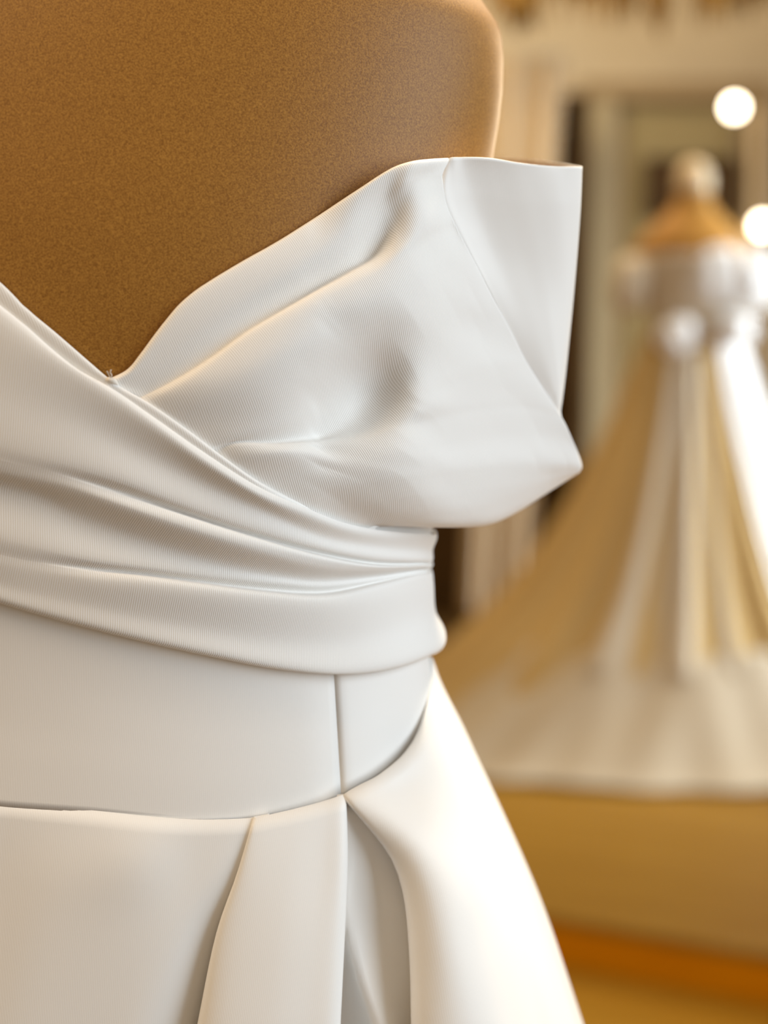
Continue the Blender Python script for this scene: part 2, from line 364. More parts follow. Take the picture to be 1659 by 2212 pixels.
def wrapc(pts, zl, zr, o_end=None):
    """a fold of the wrap: from the left side of the body to the right side seam and on to the back"""
    oe = pts[-1][2] if o_end is None else o_end
    return hug(pts, pre=[(-130, zl, pts[0][2]), (-80, zl, pts[0][2])], post=[(120, None, oe), (178, None, oe)], n=220)
Zf = lambda py: at(200, py, .545)[2]
W = [
 # tucked edge, edge of the wrap
 wrapc([(-120, 575, 2.0), (0, 668, 2.2), (50, 706, 2.2), (110, 758, 2.2), (170, 804, 2.2), (235, 840, 2.2), (330, 905, 2.2), (440, 982, 2.2), (560, 1058, 2.2), (650, 1098, 2), (740, 1132, 2), (800, 1146, 2), (860, 1153, 2), (935, 1157, 2)], Zf(420), 0),
 wrapc([(-120, 565, 4.4), (0, 660, 5), (50, 699, 5), (110, 752, 5), (170, 799, 5), (235, 835, 5), (330, 900, 5), (440, 977, 5), (560, 1053, 5), (650, 1093, 4.6), (740, 1128, 4), (800, 1142, 3.6), (860, 1149, 3.4), (948, 1153, 3.4)], Zf(410), 0),
 wrapc([(-120, 580, 6.0), (0, 680, 6.5), (60, 728, 6.5), (140, 785, 6.5), (235, 848, 6.5), (330, 914, 6.6), (440, 992, 6.6), (560, 1066, 6.2), (650, 1104, 5.4), (740, 1138, 4.6), (800, 1151, 4), (860, 1157, 3.8), (948, 1160, 3.8)], Zf(430), 0),
 # soft hollow below the edge
 wrapc([(-120, 760, 5.6), (0, 850, 6.4), (150, 905, 5.9), (295, 975, 4.4), (420, 1035, 3), (560, 1100, 3), (700, 1158, 2.8), (800, 1178, 2.6), (880, 1186, 2.6), (944, 1188, 2.6)], Zf(620), 0),
 # swelling ridge
 wrapc([(-120, 920, 7), (0, 962, 7.6), (130, 998, 7.6), (260, 1042, 6.6), (380, 1090, 5.0), (527, 1140, 4.0), (690, 1186, 3.4), (807, 1208, 3), (880, 1212, 2.8), (941, 1211, 3)], Zf(760), 0),
 # upper crease (the cloth above tucks behind the fold below)
 wrapc([(-120, 955, 6.8), (0, 990, 7.2), (130, 1022, 6.8), (270, 1066, 4.2), (380, 1104, 2.2), (527, 1151, 1.6), (690, 1196, 1.2), (807, 1217, 1.0), (880, 1219, 1.0), (938, 1217, 1.6)], Zf(790), 0),
 wrapc([(-120, 962, 6.7), (0, 996, 7.1), (130, 1030, 6.7), (270, 1074, 5.6), (380, 1110, 5.4), (527, 1157, 5.4), (690, 1202, 5), (807, 1222, 4), (880, 1223, 3.2), (939, 1220, 3.4)], Zf(795), 0),
 wrapc([(-120, 985, 6.5), (0, 1020, 6.2), (130, 1050, 6.4), (270, 1096, 7.0), (380, 1134, 7), (527, 1180, 6.6), (690, 1222, 5), (807, 1231, 3.6), (880, 1229, 2.6), (939, 1224, 3)], Zf(820), 0),
 # long valley
 wrapc([(-120, 1020, 2.6), (0, 1054, 2.4), (85, 1077, 2.2), (170, 1117, 2), (340, 1174, 1.6), (500, 1218, 1.6), (600, 1238, 1.4), (690, 1250, 1.2), (807, 1245, .8), (880, 1236, .8), (938, 1227, 1.2)], Zf(850), 0),
 # second swelling
 wrapc([(-120, 1130, 5.4), (0, 1160, 5.6), (100, 1186, 5.6), (210, 1213, 5.0), (340, 1232, 3.8), (480, 1250, 2.6), (600, 1262, 2), (700, 1268, 1.6), (807, 1254, 1.2), (880, 1241, 1.2), (938, 1229, 1.4)], Zf(960), 0),
 # lower crease
 wrapc([(-120, 1165, 5.0), (0, 1195, 5.2), (100, 1214, 5.0), (211, 1230, 3.4), (295, 1238, 2), (422, 1255, 1.2), (548, 1271, .8), (700, 1280, .8), (807, 1260, .8), (880, 1244, 1.0), (938, 1232, 1.4)], Zf(990), 0),
 wrapc([(-120, 1172, 5.0), (0, 1201, 5.2), (100, 1221, 5.1), (211, 1237, 4.8), (295, 1245, 4.8), (422, 1261, 4.8), (548, 1277, 4.8), (700, 1287, 4.6), (807, 1267, 3.8), (880, 1249, 3.4), (938, 1236, 3.2)], Zf(996), 0),
 wrapc([(-120, 1190, 5.0), (0, 1218, 5.3), (100, 1238, 5.4), (211, 1254, 5.9), (295, 1262, 6.2), (422, 1278, 6.4), (548, 1294, 6.4), (700, 1303, 6), (807, 1290, 5), (880, 1274, 4.4), (938, 1262, 4)], Zf(1010), 0),
 wrapc([(-120, 1225, 4.6), (0, 1262, 4.8), (211, 1312, 5), (400, 1350, 5), (560, 1376, 5), (700, 1384, 5), (807, 1372, 5), (890, 1345, 5), (943, 1325, 5)], Zf(1050), 0),
 # lower edge, rolled under
 wrapc([(-120, 1255, 5), (0, 1296, 5), (240, 1362, 5.4), (480, 1416, 6), (600, 1438, 6.2), (720, 1450, 6.4), (800, 1446, 6.6), (870, 1432, 7.4), (930, 1408, 8.6), (962, 1386, 9)], Zf(1090), 0),
 wrapc([(-120, 1263, 3.6), (0, 1304, 3.6), (240, 1370, 3.8), (480, 1424, 4.2), (600, 1446, 4.6), (720, 1457, 5), (800, 1454, 5), (870, 1440, 5.6), (930, 1417, 6.6), (958, 1398, 7)], Zf(1098), 0),
 wrapc([(-120, 1258, 1.2), (0, 1298, 1.2), (240, 1364, 1.2), (480, 1418, 1.2), (600, 1440, 1.2), (720, 1451, 1.2), (800, 1448, 1.2), (870, 1434, 1.2), (930, 1412, 2), (950, 1396, 2)], Zf(1093), 0),
]
loft('crossover_wrap', W, M['satin'], dress, nu=200, sub=6, rib=-6)

# neckline facing: the narrow strip that shows above the wrap's edge
fo = [(-120, 515), (0, 609), (60, 668), (120, 718), (180, 770), (224, 808), (250, 829), (320, 869), (400, 924), (480, 984), (560, 1040), (650, 1086), (740, 1123), (800, 1138)]
fi = [(-120, 590), (0, 690), (60, 735), (120, 785), (180, 825), (224, 852), (250, 868), (330, 925), (410, 980), (490, 1030), (570, 1076), (660, 1112), (745, 1145), (800, 1158)]
def strip(edge, o): return hug([(x, y, o-(o-.6)*min(1, max(0, (x-560)/200))) for x, y in edge], n=160)
mid = [((a+c)/2, (b+d)/2) for (a, b), (c, d) in zip(fo, fi)]
loft('neckline_facing', [strip(fo, 2.2), strip([(x-1, y+2) for x, y in fo], 4.3), strip(mid, 4.4), strip(fi, 2.2)], M['satin'], dress, nu=160, sub=5, rib=20)

# ---- bust drape with the turned collar: one cloth from the neckline over the bust to the fold of the sleeve
CREASE = np.array([(341, 968), (430, 962), (488, 985), (570, 1028), (642, 1064), (708, 1100), (782, 1138), (846, 1178), (900, 1213), (1004, 1257)], float)
def free(px, py, Y): return at(px, py, Y+.00008*max(0, px-880))
def row(body, out):
    """body: (px,py,mm) lying on the bust; out: (px,py,Y) hanging free of it"""
    return np.array([on(*p) for p in crom(np.array(body, float), 14)]+[free(x, y, clear(x, y, Y)) for x, y, Y in out])
D = [
 row([(237, 818, 1.5), (256, 814, 1.5), (275, 798, 1.5), (305, 762, 1.5), (342, 712, 1.5), (400, 645, 1.5), (500, 578, 1.5), (600, 521, 1.5), (690, 464, 1.5)], [(770, 411, .5525), (850, 361, .556), (890, 348, .557), (930, 343, .5600), (968, 341, .5655)]),
 row([(238, 822, 2.8), (258, 818, 2.8), (278, 802, 2.8), (308, 766, 2.8), (345, 716, 2.8), (402, 649, 2.8), (502, 582, 2.8), (602, 525, 2.8), (692, 468, 2.8)], [(772, 415, .551), (851, 365, .5545), (891, 353, .5555), (932, 348, .5585), (970, 346, .565)]),
 row([(255, 838, 2.6), (300, 815, 2.6), (350, 772, 2.6), (420, 710, 3), (530, 640, 3.5), (640, 580, 4.5)], [(750, 500, .5505), (830, 430, .5565), (880, 390, .556), (958, 372, .563)]),
 row([(290, 862, 1.6), (345, 836, 1.6), (410, 799, 1.6), (470, 758, 1.6), (530, 714, 1.6), (640, 648, 1.8), (690, 618, 2)], [(760, 578, .5555), (810, 545, .5600), (850, 480, .5590), (895, 415, .5572), (957, 392, .5635)]),
 row([(292, 869, 1.8), (348, 842, 3.2), (413, 805, 4.2), (473, 764, 4.6), (533, 720, 5), (643, 654, 6), (693, 626, 6.4)], [(764, 588, .5495), (816, 558, .5540), (866, 520, .5562), (915, 470, .5575), (965, 440, .5655)]),
 row([(296, 880, 1.8), (352, 854, 4.2), (420, 818, 5.8), (480, 779, 6.2), (545, 737, 6.8), (652, 672, 8), (702, 645, 8.4)], [(774, 612, .547), (830, 582, .5505), (880, 545, .5548), (930, 510, .5590), (985, 488, .5667)]),
 row([(330, 912, 1.8), (420, 868, 5.6), (520, 815, 8), (640, 750, 9), (720, 700, 9)], [(790, 665, .547), (850, 635, .5520), (910, 605, .5575), (970, 580, .5650), (1028, 570, .572)]),
 row([(380, 940, 1.8), (470, 905, 4.6), (570, 860, 7), (680, 805, 7)], [(765, 752, .550), (830, 715, .5545), (895, 690, .5575), (975, 660, .5660), (1030, 648, .5725), (1064, 642, .5764)]),
 row([(430, 972, 2), (520, 938, 4.5), (610, 910, 5), (690, 875, 4)], [(760, 830, .556), (825, 795, .5592), (880, 775, .5602), (960, 740, .5660), (1035, 715, .5755), (1100, 708, .5808)]),
 row([(455, 982, 1.6), (500, 957, 3), (600, 953, 3.6), (690, 941, 3.0)], [(770, 900, .5605), (832, 868, .5615), (890, 850, .5608), (970, 815, .5680), (1065, 785, .5775), (1138, 782, .5855)]),
 row([(470, 995, 1.6), (505, 968, 4), (600, 962, 5.6), (690, 955, 6.0)], [(772, 935, .5572), (826, 918, .5588), (900, 885, .5605), (990, 855, .5705), (1090, 838, .5815), (1178, 846, .590)]),
 row([(490, 1010, 1.6), (540, 990, 5), (610, 978, 7), (700, 972, 7.4)], [(785, 955, .554), (860, 932, .5580), (940, 905, .5655), (1040, 885, .5765), (1135, 880, .5870), (1213, 900, .594)]),
 row([(560, 1055, 1.6), (620, 1020, 5), (700, 1010, 8)], [(790, 1000, .5535), (880, 980, .5590), (970, 960, .5690), (1065, 945, .5800), (1165, 940, .5910), (1238, 953, .5985)]),
 row([(640, 1098, 1.6), (700, 1062, 6)], [(780, 1045, .555), (870, 1030, .5600), (965, 1015, .5690), (1060, 1005, .5800), (1160, 1000, .5920), (1225, 1001, .600), (1257, 1004, .6045)]),
 row([(700, 1125, 1.6)], [(745, 1102, .561), (820, 1085, .562), (910, 1075, .5660), (1010, 1062, .5760), (1110, 1045, .588), (1190, 1028, .599), (1252, 1020, .6065)]),
 row([(745, 1140, 1.6)], [(790, 1122, .5675), (850, 1112, .568), (930, 1110, .572), (1015, 1104, .580), (1105, 1080, .592), (1185, 1046, .602), (1247, 1024, .609)]),
 row([(770, 1150, 1.6)], [(810, 1137, .577), (860, 1134, .577), (940, 1136, .580), (1010, 1135, .587), (1065, 1127, .594), (1125, 1099, .602), (1192, 1058, .609), (1244, 1026, .612)]),
 row([(775, 1152, 1.2)], [(815, 1139, .588), (865, 1136, .590), (940, 1138, .596), (1010, 1137, .602), (1065, 1129, .607), (1125, 1100, .613), (1190, 1058, .617), (1238, 1027, .618)]),
 row([(778, 1150, 1.0)], [(820, 1130, .600), (870, 1125, .606), (940, 1126, .612), (1010, 1124, .618), (1065, 1115, .622), (1122, 1088, .627), (1185, 1048, .628), (1230, 1022, .626)]),
]
def hollow(R):
    """the soft hollow between bust and sleeve, steeper on its outer wall"""
    px = (R[:, :, 0]/R[:, :, 1])*FPX+IW/2
    py = HORIZON-(R[:, :, 2]-CAMZ)/R[:, :, 1]*FPX
    ax, ay = np.array([.66, -.75]), np.array([.75, .66])
    u = (px-805)*ax[0]+(py-842)*ax[1]; v = (px-805)*ay[0]+(py-842)*ay[1]
    side = np.where(v < 0, 95., 58.)
    along = np.where(u < 0, 90., 105.)
    return .0075*np.exp(-(u/along)**2-(v/side)**2)
def ease(R, k):
    px = (R[:, :, 0]/R[:, :, 1])*FPX+IW/2
    r = np.clip((px-690)/110, 0, 1)*np.clip((k-4.0)/1.5, 0, 1)*np.clip((16-k)/3, 0, 1)
    return r
loft('bust_drape', D, M['satin'], dress, nu=180, sub=7, rib=32, relax=(45, ease), press=hollow)

# ---- the rest of the sleeve: side panel behind the fold, turning round the arm opening to the back
def colc(pts, k=1.): return np.array([at(x, y, clear(x, y, Y, .0012, .001)+k*.00008*max(0, np.interp(y, CREASE[:, 0], CREASE[:, 1])-880)) for x, y, Y in pts])
def col(pts): return np.array([at(*p) for p in pts])
K = [
 colc([(950, 345, .568), (945, 420, .5665), (985, 500, .570), (1050, 650, .5785), (1120, 780, .5875), (1190, 890, .595), (1225, 960, .602), (1236, 1010, .611)]),
 colc([(975, 341, .568), (975, 420, .570), (1015, 520, .575), (1072, 640, .580), (1132, 760, .588), (1192, 870, .597), (1218, 930, .604), (1226, 990, .613)], 0.85),
 colc([(1000, 340, .5725), (1020, 420, .580), (1055, 520, .585), (1105, 630, .588), (1155, 740, .594), (1198, 850, .602), (1215, 910, .609), (1218, 970, .618)], 0.65),
 colc([(1060, 343, 0.5790), (1085, 430, 0.5846), (1115, 530, 0.5911), (1150, 630, 0.5976), (1180, 730, 0.6030), (1203, 830, 0.6090), (1212, 890, 0.6150), (1212, 950, 0.6240)], 0.3),
 col([(1130, 353, 0.5880), (1155, 440, 0.5939), (1175, 540, 0.6004), (1192, 640, 0.6070), (1204, 740, 0.6110), (1210, 830, 0.6160), (1211, 890, 0.6200), (1208, 940, 0.6280)]),
 col([(1200, 359, 0.5960), (1214, 440, 0.6009), (1220, 540, 0.6074), (1222, 640, 0.6140), (1220, 740, 0.6180), (1215, 830, 0.6220), (1211, 890, 0.6260), (1206, 935, 0.6330)]),
 col([(1250, 360, 0.6030), (1250, 440, 0.6079), (1244, 540, 0.6144), (1237, 640, 0.6210), (1228, 740, 0.6250), (1219, 830, 0.6290), (1211, 890, 0.6320), (1204, 930, 0.6380)]),
 col([(1258, 360, 0.6100), (1255, 440, 0.6149), (1248, 540, 0.6214), (1239, 640, 0.6280), (1229, 740, 0.6310), (1219, 830, 0.6350), (1210, 890, 0.6380), (1200, 930, 0.6430)]),
 col([(1250, 358, 0.6220), (1248, 440, 0.6269), (1240, 540, 0.6334), (1230, 640, 0.6400), (1220, 740, 0.6430), (1208, 830, 0.6460), (1198, 890, 0.6480), (1186, 930, 0.6520)]),
 col([(1190, 350, 0.6620), (1190, 440, 0.6640), (1180, 540, 0.6660), (1170, 640, 0.6680), (1155, 740, 0.6680), (1140, 830, 0.6680), (1125, 890, 0.6680), (1110, 930, 0.6680)]),
 col([(1110, 344, 0.6860), (1105, 440, 0.6880), (1090, 540, 0.6900), (1075, 640, 0.6900), (1060, 740, 0.6900), (1045, 830, 0.6900), (1030, 890, 0.6900), (1015, 930, 0.6900)]),
 col([(1020, 340, 0.7050), (1010, 440, 0.7120), (1000, 540, 0.7160), (985, 640, 0.7200), (970, 740, 0.7200), (955, 830, 0.7200), (940, 890, 0.7200), (930, 930, 0.7200)]),
]
loft('sleeve_back', K, M['satin_plain'], dress, nu=120, sub=7, rib=10, flip=True, relax=(120, lambda R, k: np.clip(k-.7, 0, 1)*np.clip((6.5-k)/1.5, 0, 1)))

# under-bodice seen between sleeve and wrap
loft('side_bodice', [hug([(700, 1100, 1.0), (800, 1125, 1.0), (870, 1128, 1.0), (925, 1132, 1.0)], post=[(120, None, 1), (175, None, 1)]),
                     hug([(700, 1180, .8), (800, 1200, .8), (870, 1200, .8), (928, 1200, .8)], post=[(120, None, .8), (175, None, .8)])], M['satin_plain'], dress, nu=60, sub=8)

# ---- waist panels
seam = [(-160, 1725), (0, 1742), (200, 1756), (420, 1776), (560, 1770), (650, 1752), (738, 1722)]
def panel_rows(top, bot, n, o):
    T, B = crom(np.array(top, float), 30), crom(np.array(bot, float), 30); return [T*(1-f)+B*f for f in np.linspace(0, 1, n)]
topc = [(-160, 1230), (0, 1270), (240, 1335), (480, 1390), (600, 1410), (660, 1420), (720, 1424)]
R = panel_rows(topc, seam, 6, 2)
offs = [1.0, 1.2, 1.6, 2.2, 2.8, 3.4]
loft('waist_panel', [hug(np.c_[r, np.r_[np.full(27, o), o, o-.3, o-.9]], pre=[(-178, at(*r[0], .6)[2]+.01, o), (-120, at(*r[0], .6)[2]+.01, o), (-70, at(*r[0], .6)[2]+.008, o)], dense=False) for r, o in zip(R, offs)], M['satin_plain'], dress, nu=130, sub=6)
stop = [(719, 1424), (780, 1420), (860, 1408), (930, 1380)]
sbot = [(737, 1722), (790, 1694), (840, 1664), (880, 1624), (908, 1590), (925, 1550)]
R = panel_rows(stop, sbot, 6, 2)
loft('waist_side_panel', [hug(np.c_[r, np.r_[o-.9, o-.2, np.full(28, o)]], post=[(110, at(*r[-1], .64)[2], o), (178, at(*r[-1], .64)[2], o)], dense=False) for r, o in zip(R, offs)], M['satin_plain'], dress, nu=90, sub=6)

# ---- skirt: pleated panels, each its own sheet, running down to the floor
def fall(pts, th_end, grow=1.0):
    """a line of the skirt from the waist seam down past the frame to the floor"""
    o = pts[-1][2]
    return hug(pts, 'skirt', post=[(th_end, .62, o*1.3*grow), (th_end, .35, o*1.8*grow), (th_end, FZ+.012, o*2.2*grow)], n=170)
def back_line(th, o): return surf(np.full(170, math.radians(th)), np.linspace(at(200, 1735, .56)[2] if abs(th) < 60 else .995, FZ+.012, 170), np.linspace(.001, o/1000, 170), 'skirt')
left = [back_line(-178, 8), back_line(-150, 25), back_line(-125, 5), back_line(-100, 25), back_line(-75, 8), back_line(-55, 16),
 fall([(-160, 1714, .7), (-190, 1900, 2), (-230, 2230, 4)], -44),
 fall([(0, 1729, .7), (-20, 1900, 2), (-50, 2230, 6)], -27),
 fall([(200, 1750, .7), (150, 1880, 4), (110, 1990, 5), (60, 2230, 7)], -18),
 fall([(330, 1764, .7), (300, 1860, 4.5), (270, 1990, 5), (215, 2230, 6)], -12),
 fall([(430, 1770, .7), (415, 1830, 1.5), (380, 1990, 3.5), (310, 2230, 5)], -8),
 fall([(520, 1768, .7), (480, 1890, 1.6), (430, 2010, 1), (375, 2230, 0)], -5),
 fall([(556, 1764, .6), (522, 1890, -1), (482, 2010, -4), (432, 2230, -9)], -2.5),
 fall([(580, 1760, .4), (560, 1890, -2), (530, 2010, -7), (480, 2230, -14)], 1)]
loft('skirt_front_panel', left, M['satin_plain'], dress, nu=170, sub=6)
midp = [
 fall([(582, 1758, .6), (560, 1890, .5), (525, 2010, -3), (480, 2230, -8)], 1),
 fall([(557, 1764, 1.0), (522, 1890, 1.6), (481, 2010, 1), (436, 2230, 0)], -2.2),
 fall([(553, 1766, 2.0), (516, 1890, 3.4), (474, 2010, 4), (428, 2230, 5)], -2.5),
 fall([(562, 1764, 2.0), (528, 1890, 4.6), (490, 2010, 6), (446, 2230, 9)], -1.5),
 fall([(640, 1746, 1.6), (620, 1880, 5), (600, 2010, 8), (570, 2230, 12)], 5),
 fall([(700, 1730, 1.7), (695, 1870, 4.4), (680, 2010, 7.6), (660, 2230, 11.5)], 11),
 fall([(733, 1719, 2.0), (736, 1850, 4.5), (727, 2030, 7.5), (716, 2230, 11)], 15),
 fall([(742, 1716, 1.6), (745, 1850, 3.5), (738, 2030, 6), (728, 2230, 9)], 16),
 fall([(740, 1716, .8), (741, 1850, 0), (734, 2030, -2), (724, 2230, -2)], 15),
 fall([(728, 1718, .3), (715, 1850, -5), (705, 2030, -10), (690, 2230, -16)], 13)]
loft('skirt_pleat', midp, M['satin_plain'], dress, nu=170, sub=6)
inner = [
 fall([(690, 1733, -1), (680, 1850, -5), (670, 2030, -9), (650, 2230, -12)], 12),
 fall([(735, 1720, -1), (742, 1850, -4), (740, 1990, -4), (748, 2110, -10), (768, 2230, -14)], 16),
 fall([(752, 1720, -1), (772, 1850, -4), (762, 1990, -4), (780, 2100, 0), (822, 2230, 2)], 18),
 fall([(768, 1722, -1), (800, 1850, -4), (800, 1990, -5), (815, 2100, -2.5), (850, 2230, -1)], 20),
 fall([(785, 1725, -1), (835, 1850, -4), (856, 2030, -6), (864, 2120, -6), (880, 2230, -7)], 22),
 fall([(840, 1715, -2), (900, 1850, -6), (950, 2030, -9), (980, 2230, -12)], 27),
 fall([(900, 1640, -3), (980, 1850, -9), (1050, 2030, -13), (1080, 2230, -16)], 36)]
loft('skirt_pleat_lining', inner, M['satin_plain'], dress, nu=150, sub=6)
rightp = [
 fall([(752, 1726, -.5), (830, 1810, -8), (880, 1880, -10), (915, 1960, -12), (925, 2060, -14), (935, 2230, -18)], 26),
 fall([(744, 1722, .6), (805, 1792, .5), (855, 1858, 0), (880, 1930, 0), (893, 2050, 0), (899, 2230, 0)], 24),
 fall([(742, 1717, 2.0), (800, 1783, 5), (849, 1850, 6), (875, 1925, 7), (889, 2050, 8), (894, 2230, 9)], 23),
 fall([(748, 1712, 2.2), (810, 1774, 7), (862, 1838, 10), (892, 1915, 12), (910, 2050, 14), (918, 2230, 16)], 25),
 fall([(770, 1700, 1.6), (830, 1750, 7), (890, 1820, 13), (930, 1910, 17), (960, 2050, 20), (985, 2230, 22)], 30),
 fall([(820, 1672, 1.0), (860, 1700, 2.2), (930, 1780, 11.5), (990, 1890, 18), (1030, 2040, 20), (1065, 2230, 22)], 38),
 fall([(870, 1630, 0.6), (895, 1650, 1.6), (960, 1730, 8.5), (1025, 1860, 14), (1080, 2030, 16), (1125, 2230, 16)], 47),
 fall([(900, 1585, 0.2), (922, 1610, 2), (975, 1700, 7), (1045, 1840, 10), (1110, 2020, 11), (1165, 2230, 11)], 56),
 fall([(918, 1530, 0), (945, 1580, 1), (990, 1670, 4), (1060, 1830, 7), (1130, 2010, 8.5), (1198, 2230, 9)], 66),
 fall([(928, 1470, 0), (958, 1540, 1), (1006, 1650, 2.5), (1075, 1810, 5), (1150, 2000, 6), (1225, 2230, 6)], 76),
 fall([(934, 1420, 0), (966, 1530, 0), (1022, 1650, 0), (1095, 1810, 1), (1170, 2000, 1), (1250, 2230, 1)], 88),
 back_line(105, 18), back_line(125, 4), back_line(145, 22), back_line(165, 5), back_line(178, 8)]
loft('skirt_side_panel', rightp, M['satin_plain'], dress, nu=170, sub=6)

# ---- stray thread ends at the point of the neckline
P0 = on(240, 816, 4.2)
for k, pts in enumerate([[(240, 818, 4.0), (236, 812, 5), (233, 806, 6), (231, 802, 6.5)], [(240, 818, 4.0), (241, 810, 5.5), (238, 804, 7), (240, 799, 7.5)]]):
    tube('loose_thread', crom(np.array([on(*p) for p in pts]), 12), .00022, M['lining'], dress, 6)
kn = [on(x, y, o) for x, y, o in [(228, 818, 3.2), (236, 821, 4.4), (246, 824, 4.2), (254, 832, 3.4)]]
tube('thread_knot', crom(np.array(kn), 14), np.interp(np.linspace(0, 1, 14), [0, .3, .6, 1], [.0004, .0011, .0012, .0004]), M['lining'], dress, 8)

# ------------------------------------------------------------------ boards of the lower floor and of the display platform
e1 = at(1200, 1972, ground_Y(1972)); e2 = at(1659, 2052, ground_Y(2052))
e1[2] = e2[2] = 0
ux = (e2-e1)/np.linalg.norm(e2-e1); uy = np.array([-ux[1], ux[0], 0.]); ang = math.atan2(ux[1], ux[0])
def boards(parent, v0, v1, wd, u0, u1, ztop, th, mats, length):
    """floor boards with open joints, laid along the platform edge"""
    v = v0; k = 0
    while v < v1-.02:
        u = u0-rnd.random()*length
        while u < u1:
            a, bq = max(u, u0, (e1[1]+uy[1]*(v+wd)-WALLY+.03)/-ux[1]), min(u+length, u1)
            if bq-a > .05:
                c = e1+ux*((a+bq)/2)+uy*(v+wd/2)
                hx, hy, dz = (bq-a)/2-.0015, wd/2-.002, rnd.uniform(-.0012, 0)
                box('plank', c+np.array([-hx, -hy, 0])+[0, 0, ztop-th], c+np.array([hx, hy, 0])+[0, 0, ztop+dz], rnd.choice(mats), parent, .002, ang)
            u += length
        v += wd
plat = empty('display_platform', (e1[0], e1[1]+.8, FZ), 'low oak boarded platform with reddish brown front edge under the background gown', 'platform')
corner = lambda u, v: e1+ux*u+uy*v
vm = lambda u: (WALLY-.03-e1[1]-ux[1]*u)/uy[1]
PL = [corner(-2.6, 0.012), corner(3.2, 0.012), corner(3.2, vm(3.2)), corner(-2.6, vm(-2.6))]
mesh_obj('substructure', [(*p[:2], FZ) for p in PL]+[(*p[:2], -.022) for p in PL], [(3, 2, 1, 0), (4, 5, 6, 7), (0, 1, 5, 4), (1, 2, 6, 5), (2, 3, 7, 6), (3, 0, 4, 7)], M['darkwood'], plat, False)
c = corner(.3, -.003)
box('riser_board', c+np.array([-2.9, -.010, FZ+.001]), c+np.array([2.9, .010, -.021]), M['riser'], plat, .002, ang)
boards(plat, -.022, 5.0, .15, -2.6, 3.2, 0.0, .02, [M['floorwood'], M['floorwood'], M['floorwood2']], 1.9)
boards(floor, -2.6, -.02, .15, -2.8, 2.2, FZ, .02, [M['floorwood_low']], 1.7)

# ------------------------------------------------------------------ door in the back wall
def wbox(name, x0, y0, x1, y1, Y, d, m, parent=None, bev=.004):
    a, b_ = at(x0, y1, Y), at(x1, y0, Y)
    return box(name, (a[0], Y, a[2]), (b_[0], Y+d, b_[2]), m, parent, bev)
YD = WALLY-.10
door = structure(wbox('door_1', 1335, 216, 1592, 1335, YD+.05, .045, M['sage']))
wbox('door_panel', 1362, 250, 1565, 760, YD+.04, .014, M['sage'], door)
wbox('door_panel', 1362, 800, 1565, 1290, YD+.04, .014, M['sage'], door)
hnd = wbox('door_handle', 1350, 735, 1356, 765, YD, .04, M['metal'], door, .002)
structure(wbox('trim_1', 1262, 172, 1670, 216, YD-.02, .11, M['taupe']))
structure(wbox('trim_2', 1262, 217, 1334, 1340, YD-.02, .11, M['sage_light']))
structure(wbox('trim_3', 1593, 217, 1662, 1340, YD-.02, .11, M['taupe']))

# ------------------------------------------------------------------ dark open wardrobe with garment bags
YW = 5.75
ward = empty('wardrobe', (at(1080, 1345, YW)[0], YW, 0), 'dark brown open wardrobe against the cream wall beside the door', 'wardrobe')
def P2(x, y, Y=YW): return at(x, y, Y)
x0, x1 = P2(860, 0)[0], P2(1258, 0)[0]; zt = P2(0, 238)[2]
box('back_panel', (x0, YW+.25, .0), (x1, YW+.27, zt), M['darkwood'], ward)
box('side_panel', (x1-.03, YW-.2, .0), (x1, YW+.25, zt), M['darkwood'], ward, .003)
box('side_panel', (x0, YW-.2, .0), (x0+.03, YW+.25, zt), M['darkwood'], ward, .003)
box('top_panel', (x0, YW-.2, zt), (x1, YW+.27, zt+.03), M['darkwood'], ward, .003)
box('base_panel', (x0+.03, YW-.2, .0), (x1-.03, YW+.25, .06), M['darkwood'], ward, .003)
tube('hanging_rail', [(x0+.03, YW, zt-.06), ((x0+x1)/2, YW, zt-.06), (x1-.03, YW, zt-.06)], .012, M['steel'], ward, 12)
# curtain half drawn across the wardrobe
YC = 5.42
cur = empty('curtain', (at(1100, 740, YC)[0], YC, at(0, 1328, YC)[2]), 'long pale beige curtain half drawn across the dark wardrobe', 'curtain')
zt2, zb2 = at(0, 128, YC)[2], at(0, 1328, YC)[2]
nz, nq = 40, 120; V = []
for i in range(nz):
    t = i/(nz-1); z = zt2+(zb2-zt2)*t
    xa = at(1040-40*t, 740, YC)[0]; xb = at(1214-62*t**.8, 740, YC)[0]
    for k in range(nq):
        u = k/(nq-1); V.append((xa+(xb-xa)*u, YC+.016*math.sin(u*30)*(.4+.6*t)+.012*math.sin(u*13+2*t), z))
mesh_obj('curtain_cloth', V, grid_faces(nz, nq, True), M['curtain'], cur, True, None, .003)
tube('curtain_rail', [(at(900, 0, YC)[0], YC, zt2+.012), (at(1060, 0, YC)[0], YC, zt2+.012), (at(1222, 0, YC)[0], YC, zt2+.012)], .010, M['cream_paint'], cur, 12)
for q in (910, 1210):
    tube('rail_bracket', [(at(q, 0, YC)[0], YC, zt2+.012), (at(q, 0, YC)[0], (YC+WALLY)/2, zt2+.012), (at(q, 0, YC)[0], WALLY+.01, zt2+.012)], .008, M['cream_paint'], cur, 8)
